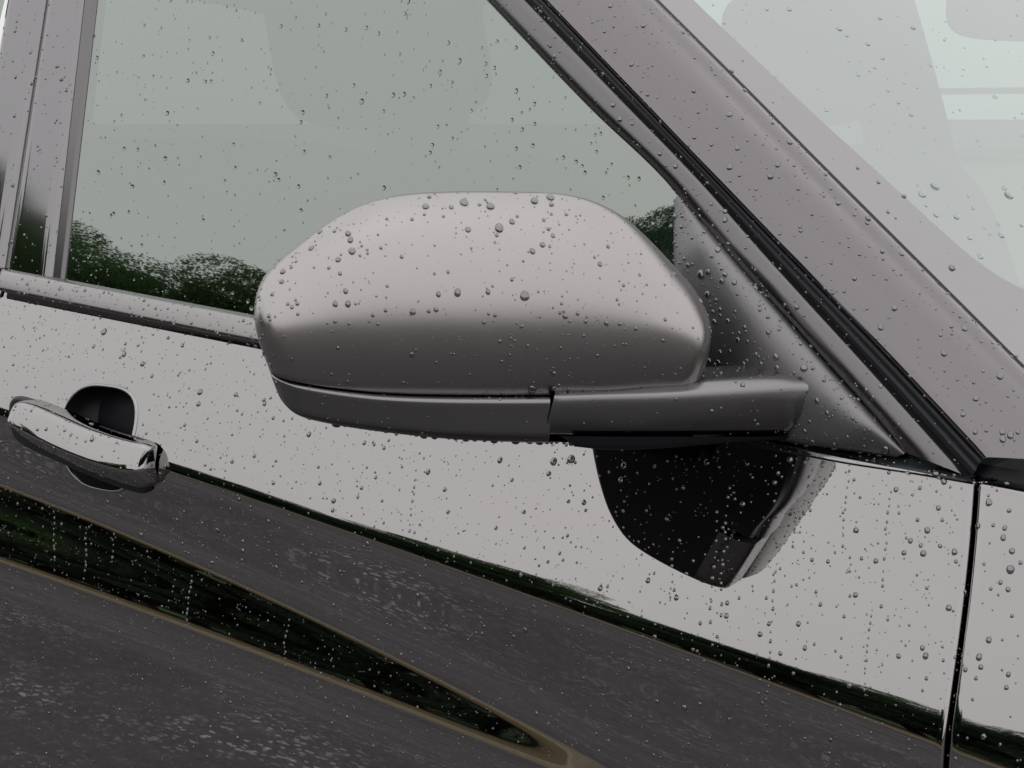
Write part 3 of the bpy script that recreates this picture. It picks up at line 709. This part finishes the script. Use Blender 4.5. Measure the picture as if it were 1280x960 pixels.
for az, el, kd in ((-74, 11, 0), (-70, 11.5, 1), (-66, 12.5, 2), (-62.5, 13.5, 1), (-60.5, 17, 0), (-57.8, 14.6, 0), (-55.6, 13.2, 2), (-53.6, 12.9, 1), (-51.5, 13.2, 2), (-49.5, 15.0, 0), (-47, 15, 1), (-44.5, 12.5, 2), (-41.5, 12.5, 1), (-36.2, 17.5, 0), (-38.0, 19.0, 1), (-40.2, 18.6, 2), (-32.5, 13, 1), (-30, 13, 2), (-25, 13, 0), (-19, 13, 1), (-12, 13, 2), (-5, 12, 0), (3, 13, 1)):
    dy = 16.2+random.uniform(-0.8, 0.8); x = dy*math.tan(rad(az))-0.5; R0 = dy/math.cos(rad(az)); TREES.append((x, -dy, kd, (1.0+R0*math.tan(rad(el)))/PH[kd], random.uniform(0, 6.28)))
for x in np.arange(-52, 6, 4.6): TREES.append((x+random.uniform(-0.6, 0.6), -20.5+random.uniform(-0.9, 0.9), random.choice((0, 1, 2)), random.uniform(0.5, 0.62), random.uniform(0, 6.28)))
for i, (x, y, kd, sc, rz) in enumerate(TREES):
    e = bpy.data.objects.new('tree', None); C.objects.link(e); e.location = (x, y, 0.09); e.rotation_euler = (0, 0, rz); e.scale = (sc, sc, sc) if not -41 < math.degrees(math.atan2(x+0.5, -y)) < -36 else (sc*0.62, sc*0.62, sc)
    for nm, me in zip(('crown', 'trunk'), protos[kd]):
        c_ = bpy.data.objects.new(nm, me); C.objects.link(c_); c_.parent = e
    e['category'] = 'tree'; e['group'] = 'trees beyond the verge, seen only mirrored in the car'; e['label'] = 'leafy green tree of the row mirrored in the wet side window'

sh_c, sh_t = tree_meshes(21, 4.2, 1.9, 'leaf3', 0.0)
for x in np.arange(-50, 6, 2.3):
    e = bpy.data.objects.new('shrub', None); C.objects.link(e); e.location = (x+random.uniform(-0.4, 0.4), -14.9+random.uniform(-0.3, 0.3), 0.06); e.rotation_euler = (0, 0, random.uniform(0, 6.28)); k_ = random.uniform(0.8, 1.15); e.scale = (k_, k_, k_)
    for nm, me in (('foliage', sh_c), ('stem', sh_t)):
        c_ = bpy.data.objects.new(nm, me); C.objects.link(c_); c_.parent = e
    e['category'] = 'shrub'; e['group'] = 'dark shrubs along the verge, seen only mirrored in the door'; e['label'] = 'dark shrub of the hedge mirrored as the dark band in the door'

# ------------------------------------------------------------------ raindrops
def dome(seed, n=10, m=5, flatn=0.9):
    rs = np.random.RandomState(seed); V = []; ph = rs.uniform(0, 6.28, 3); am = rs.uniform(0.02, 0.09, 3)
    for j in range(m):
        t_ = (j/m)*math.pi/2*1.0
        for i in range(n):
            a_ = 2*math.pi*i/n; r = (1+am[0]*math.cos(2*a_+ph[0])+am[1]*math.cos(3*a_+ph[1]))*math.cos(t_)**0.8
            V.append((r*math.cos(a_), r*math.sin(a_), math.sin(t_)*flatn-0.12*(j == 0)))
    V.append((0, 0, flatn)); F = []
    for j in range(m-1):
        for i in range(n): F.append((j*n+i, j*n+(i+1) % n, (j+1)*n+(i+1) % n, (j+1)*n+i))
    for i in range(n): F.append(((m-1)*n+i, (m-1)*n+(i+1) % n, m*n))
    return np.array(V), F
SMALL = [dome(s, 8, 4) for s in range(6)]
BIG = []
for s in range(8):
    V_, F_ = dome(20+s, 18, 8); me = bpy.data.meshes.new('raindrop'); me.from_pydata([tuple(q) for q in V_], [], F_)
    me.polygons.foreach_set('use_smooth', [True]*len(me.polygons)); me.materials.append(M['water']); BIG.append(me)
for me in list(BIG):
    m2 = me.copy(); m2.materials[0] = M['water_clear']; BIG.append(m2)
CLEAR = ('window_glass', 'windscreen')
def world_mesh(o):
    me = o.data; V_ = np.array([v.co[:] for v in me.vertices]); T = []
    for p_ in me.polygons:
        vs_ = list(p_.vertices)
        for i in range(1, len(vs_)-1): T.append((vs_[0], vs_[i], vs_[i+1]))
    return V_, np.array(T)
def project(p):
    d = p-CAM; z = d.dot(D_); return 640+FPX*d.dot(R_)/z, 480-FPX*d.dot(U_)/z, z
alltri_v, alltri_f, tri_obj = [], [], []
WET = {}
def add_wet(o, key): WET[key] = WET.get(key, [])+[o]
bases = []
for o in list(C.objects):
    if o.type == 'MESH' and o.parent is not None and o.name.split('.')[0] not in ('crown', 'trunk', 'foliage', 'stem', 'rail', 'post', 'coping'): bases.append(o)
off = 0
for o in bases:
    V_, T_ = world_mesh(o); alltri_v.append(V_); alltri_f.append(T_+off); tri_obj += [o.name]*len(T_); off += len(V_)
AV = np.vstack(alltri_v); AF = np.vstack(alltri_f)
BV = BVHTree.FromPolygons([tuple(q) for q in AV], [tuple(map(int, q)) for q in AF])
BYNAME = {}
fc = AF
cent = AV[AF].mean(1); nrmv = np.cross(AV[AF[:, 1]]-AV[AF[:, 0]], AV[AF[:, 2]]-AV[AF[:, 0]]); ar = 0.5*np.linalg.norm(nrmv, axis=1); nrmv = nrmv/np.maximum(1e-12, 2*ar[:, None])
tri_obj = np.array(tri_obj); tri_base = np.array([t_.split('.')[0] for t_ in tri_obj])
drops = []     # (point, normal, radius, stretch, surface)
hashg = {}
def free(p, r):
    k = tuple((p/0.012).astype(int))
    for dx in (-1, 0, 1):
        for dy in (-1, 0, 1):
            for dz in (-1, 0, 1):
                for q, rq in hashg.get((k[0]+dx, k[1]+dy, k[2]+dz), ()):
                    if np.linalg.norm(q-p) < (r+rq)*1.05: return False
    return True
def put(p, n, r, st, surf):
    if not free(p, r): return False
    hashg.setdefault(tuple((p/0.012).astype(int)), []).append((p, r)); drops.append((p, n, r, st, surf)); return True
def scatter(objname, surf, dens, med, sig, rmax, seed, cond=None, mul=None):
    """dens in drops per square centimetre"""
    rs = np.random.RandomState(seed)
    idx = np.where(tri_base == objname)[0]
    c_ = cent[idx]; d = c_-CAM; z = d@D_; u = 640+FPX*(d@R_)/z; v = 480-FPX*(d@U_)/z
    ok = (z > 0.2) & (u > -220) & (u < 1480) & (v > -160) & (v < 1120); idx = idx[ok]
    if not len(idx): return
    A = ar[idx].sum(); n = rs.poisson(A*1e4*dens); pick = rs.choice(idx, n, p=ar[idx]/A)
    for i in pick:
        w1, w2 = rs.rand(2)
        if w1+w2 > 1: w1, w2 = 1-w1, 1-w2
        q = AV[AF[i]]; p = q[0]+w1*(q[1]-q[0])+w2*(q[2]-q[0]); nn = nrmv[i]; nn = nn if nn.dot(CAM-p) > 0 else -nn
        if cond and not cond(p): continue
        r = min(rmax, med*math.exp(sig*rs.normal()))
        if mul: r *= mul(p)
        put(p, nn, r, 1+0.25*rs.rand(), surf)
def ray_drop(u, v, rpx, st=1.15):
    d = rdir(u, v); loc, n, i, dist = BV.ray_cast(Vector(CAM), Vector(d/np.linalg.norm(d)))
    if loc is None: return
    p = np.array(loc); n = np.array(n); n = n if n.dot(CAM-p) > 0 else -n
    nm = tri_obj[i].split('.')[0]; z = (p-CAM).dot(D_)
    put(p, n, rpx*z/FPX, st, nm)
# the drops that stand out in the photograph
BIGPX = [(438, 300, 6), (440, 314, 7), (435, 292, 6), (389, 310, 6), (411, 335, 3.5), (425, 342, 4), (432, 364, 5), (419, 380, 5.5), (435, 380, 6), (365, 384, 4), (419, 402, 4), (502, 321, 4),
  (516, 390, 6), (482, 388, 4), (466, 394, 4), (548, 368, 5), (572, 366, 7), (536, 389, 4), (545, 387, 5), (610, 365, 5), (656, 370, 9), (619, 394, 4), (652, 408, 4), (605, 403, 4), (624, 285, 9), (585, 287, 6), (621, 294, 4),
  (580, 253, 9), (613, 258, 8), (532, 258, 7), (564, 259, 5), (640, 277, 6), (668, 251, 8), (688, 247, 8), (708, 268, 4), (750, 330, 5), (700, 391, 3.5), (722, 392, 4), (732, 402, 4), (758, 404, 5), (775, 405, 4), (829, 426, 4), (795, 411, 4),
  (625, 427, 4), (627, 452, 3.5), (637, 444, 3), (665, 487, 9), (692, 486, 5), (515, 274, 4), (560, 340, 3.5), (543, 342, 3), (400, 290, 5), (352, 352, 5), (340, 368, 4), (336, 395, 4),
  (876, 343, 8), (885, 340, 5), (890, 320, 4), (893, 402, 5), (884, 368, 6), (900, 387, 4), (945, 360, 6), (970, 446, 6), (973, 447, 4), (931, 409, 4), (960, 396, 4), (922, 425, 5), (945, 443, 4), (971, 460, 5), (1005, 460, 7), (1030, 475, 4), (996, 384, 5), (1021, 501, 5), (1052, 497, 4), (897, 312, 6), (893, 323, 5), (906, 343, 5), (918, 353, 5), (910, 305, 4), (880, 290, 4), (924, 325, 3), (950, 387, 4), (1107, 563, 8), (1170, 592, 7), (1180, 602, 6), (1066, 523, 4),
  (912, 209, 6), (912, 143, 6), (1118, 385, 6), (1101, 409, 6), (1085, 273, 6), (1137, 471, 4), (1180, 442, 6), (1250, 470, 7), (1220, 498, 6), (1204, 518, 5), (1253, 540, 6), (1263, 544, 7), (1219, 540, 5), (1233, 538, 4), (1068, 348, 5), (1070, 347, 5), (998, 236, 4), (1085, 275, 4), (905, 142, 5), (987, 178, 6), (1048, 254, 5), (1072, 210, 4), (873, 140, 4), (1103, 314, 5),
  (1169, 233, 9), (1153, 243, 7), (1261, 244, 9), (1196, 271, 6), (1190, 335, 7), (1252, 294, 6), (1212, 297, 5), (1158, 257, 4), (1170, 269, 5), (1226, 320, 6), (1098, 228, 4), (1139, 143, 5), (1073, 93, 5), (1049, 36, 6), (1085, 55, 5), (1103, 72, 5), (1110, 265, 4),
  (1159, 663, 6), (1138, 676, 5), (1154, 692, 6), (1130, 691, 5), (1193, 690, 6), (1178, 650, 4), (1150, 610, 4), (1120, 612, 5), (1173, 635, 5), (1195, 702, 4), (1186, 760, 6), (1158, 664, 4), (1147, 650, 4), (1236, 628, 7), (1243, 627, 5), (1254, 672, 6), (1256, 660, 5), (1263, 712, 8), (1260, 737, 5), (1236, 800, 6), (1226, 834, 5), (1220, 848, 4), (1265, 770, 4), (1230, 705, 3.5), (1157, 820, 6), (1153, 810, 5), (1158, 848, 4), (998, 780, 5), (908, 770, 5), (950, 793, 5), (951, 795, 4), (1020, 740, 3.5), (1077, 698, 4), (1015, 700, 4), (1035, 702, 4), (950, 850, 3),
  (692, 577, 7), (714, 574, 8), (686, 592, 5), (730, 628, 5), (780, 582, 6), (776, 600, 5), (417, 626, 5), (416, 638, 4), (386, 543, 5), (248, 505, 5), (250, 490, 6), (330, 500, 4), (290, 577, 4), (130, 415, 6), (190, 470, 4), (117, 433, 4), (155, 443, 5), (178, 455, 5), (228, 432, 4), (318, 570, 4), (560, 640, 4), (535, 590, 5), (620, 660, 4), (452, 610, 4), (480, 560, 4), (640, 600, 4), (655, 640, 4),
  (408, 120, 4), (376, 153, 4), (452, 127, 5), (491, 119, 5), (442, 107, 4), (645, 114, 5), (668, 130, 4), (662, 137, 3), (668, 155, 4), (640, 150, 4), (666, 182, 4), (645, 186, 4), (704, 197, 4), (731, 216, 4), (720, 202, 4), (785, 222, 4), (607, 80, 4), (618, 85, 4), (608, 95, 4), (602, 60, 3), (376, 263, 4), (373, 233, 4), (380, 190, 4), (348, 225, 4), (266, 67, 4), (294, 210, 3.5), (398, 32, 4), (432, 37, 4), (458, 35, 4), (473, 42, 4), (500, 68, 3), (550, 90, 4), (565, 103, 3.5), (257, 102, 3.5), (155, 186, 3.5), (172, 187, 3.5), (205, 228, 3.5), (142, 267, 3.5), (295, 13, 3), (506, 17, 4)]
for u, v, r in BIGPX: ray_drop(u, v, r*0.66)
def drip(u, v, dv, n, r):
    w_ = 0.0
    for k_ in range(n):
        w_ += random.uniform(-1.6, 1.4); ray_drop(u+w_-k_*dv*0.06, v+k_*dv*random.uniform(0.95, 1.05), r*random.uniform(0.6, 1.15), 1.4)
for u, v, dv, n, r in ((911, 610, 11, 16, 2.0), (895, 640, 12, 12, 2.0), (1000, 615, 10, 8, 1.8), (968, 715, 12, 11, 2.0), (1115, 615, 9, 14, 1.8), (840, 690, 9, 8, 1.6), (735, 740, 9, 8, 1.6), (66, 640, 7, 11, 1.6), (108, 660, 7, 10, 1.6), (142, 668, 7, 6, 1.6), (240, 720, 7, 10, 1.6), (362, 775, 7, 9, 1.6), (1065, 560, 10, 12, 1.6), (1090, 770, 9, 12, 1.7), (960, 850, 8, 8, 1.6), (285, 560, 9, 8, 1.6), (520, 600, 9, 8, 1.7)):
    drip(u, v, dv, n, r)
def upper(p): return 1.0 if (zb(p[0])-p[2]) < 0.2 else 0.7
scatter('front_door', 'front_door', 0.75, 0.00072, 0.48, 0.0022, 1, mul=upper)
scatter('front_door', 'front_door', 0.55, 0.00045, 0.3, 0.001, 2)
scatter('front_fender', 'front_fender', 0.55, 0.0009, 0.55, 0.0032, 3)
scatter('rear_door', 'rear_door', 0.5, 0.0009, 0.5, 0.0028, 4)
scatter('mirror_cap', 'mirror_cap', 1.6, 0.00052, 0.55, 0.0020, 5)
scatter('lower_trim', 'lower_trim', 0.3, 0.0007, 0.4, 0.0014, 6)
scatter('arm_trim', 'arm_trim', 0.6, 0.0008, 0.45, 0.0018, 7)
scatter('sail_panel', 'sail_panel', 2.4, 0.0008, 0.5, 0.0026, 8)
scatter('frame_moulding', 'frame_moulding', 0.9, 0.0008, 0.45, 0.0022, 9)
scatter('a_pillar', 'a_pillar', 1.25, 0.0007, 0.5, 0.0024, 10)
scatter('pillar_seal', 'pillar_seal', 0.5, 0.0009, 0.3, 0.0016, 11)
scatter('frit_band', 'frit_band', 0.10, 0.0009, 0.5, 0.0028, 12)
scatter('windscreen', 'windscreen', 0.22, 0.0008, 0.5, 0.0024, 13, cond=lambda p: p[1] < 0.8)
scatter('window_glass', 'window_glass', 0.32, 0.0008, 0.45, 0.0022, 14)
scatter('pillar_trim', 'pillar_trim', 0.5, 0.0008, 0.45, 0.0022, 15)
scatter('belt_moulding', 'belt_moulding', 1.6, 0.0008, 0.4, 0.0016, 16)
scatter('door_handle', 'door_handle', 0.9, 0.0008, 0.5, 0.0022, 17)
scatter('corner_trim', 'corner_trim', 1.2, 0.0011, 0.5, 0.0030, 18)
# hanging drips along the lower edge of the mirror trim
for u in np.cumsum(np.random.RandomState(4).uniform(5, 13, 60))+375:
    if u > 860: break
    v = np.interp(u, [375, 415, 470, 560, 640, 720, 866], [516, 527, 536, 546, 550, 552, 549])
    p = pi_pt(u, v+1.5, 0.014); put(p+np.array([0, 0, -0.0002]), np.array([0.25, -0.35, -0.9]), random.choice((0.0014, 0.0018, 0.0024, 0.0030, 0.0036)), 1.3, 'lower_trim')

def frame_of(n):
    n = n/np.linalg.norm(n); dn = np.array([0, 0, -1.0]); y = dn-n*dn.dot(n)
    if np.linalg.norm(y) < 1e-3: y = np.array([1.0, 0, 0])
    y /= np.linalg.norm(y); x = np.cross(y, n); return x, y, n
def seen(p, n):
    u, v, z = project(p)
    if not (0 <= u <= 1280 and 0 <= v <= 960): return 0
    q = p+n*0.0015; d = q-CAM; dist = np.linalg.norm(d)
    loc, _, _, ds = BV.ray_cast(Vector(CAM), Vector(d/dist)); return FPX/z if (loc is None or ds > dist-0.002) else 0
score = np.array([seen(d[0], d[1])*d[2] for d in drops])
order = np.argsort(-score); big = [int(i) for i in order[:280] if score[i] > 2.6]
LAB = {'mirror_cap': 'satin mirror cap', 'front_door': 'glossy front door below the window', 'front_fender': 'front wing beyond the door gap', 'sail_panel': 'grained triangular panel behind the mirror', 'a_pillar': 'painted windscreen pillar',
  'window_glass': 'front side window', 'windscreen': 'windscreen glass', 'frit_band': 'grey windscreen border', 'frame_moulding': 'rounded strip along the window frame', 'lower_trim': 'dark lower trim of the mirror', 'arm_trim': 'dark mirror arm',
  'corner_trim': 'black corner trim under the mirror panel', 'belt_moulding': 'strip under the side window', 'door_handle': 'door handle', 'pillar_trim': 'dark pillar beside the window', 'pillar_seal': 'black seal beside the pillar'}
bigset = set(big); V_all, F_all, MI = [], [], []; off = 0
rs = np.random.RandomState(99)
for i, (p, n, r, st, surf) in enumerate(drops):
    x, y, n = frame_of(n); hgt = rs.uniform(0.58, 0.92)*(0.85 if r > 0.003 else 1)
    if i in bigset:
        o = bpy.data.objects.new('raindrop', BIG[i % 8+(8 if surf in CLEAR else 0)]); C.objects.link(o)
        a_ = x*r; b_ = y*r*st; c_ = n*r*hgt
        o.matrix_world = Matrix(((a_[0], b_[0], c_[0], p[0]), (a_[1], b_[1], c_[1], p[1]), (a_[2], b_[2], c_[2], p[2]), (0, 0, 0, 1)))
        sname = LAB.get(surf, 'wet car body')
        o['label'] = 'large clear raindrop beaded on the '+sname; o['category'] = 'raindrop'; o['group'] = 'large raindrops on the '+sname
    else:
        dv, df = SMALL[i % 6]; W_ = p+dv[:, :1]*x*r+dv[:, 1:2]*y*r*st+dv[:, 2:3]*n*r*hgt
        V_all.append(W_); F_all += [tuple(k_+off for k_ in f) for f in df]; off += len(W_); MI += [int(surf in CLEAR)]*len(df)
sm = mesh_obj('raindrops', np.vstack(V_all), F_all, 'water'); sm.data.materials.append(M['water_clear']); sm.data.polygons.foreach_set('material_index', MI); sm['kind'] = 'stuff'; sm['category'] = 'raindrops'
sm['label'] = 'countless tiny raindrops beaded all over the wet car body and glass'
print('drops', len(drops), 'single', len(big))
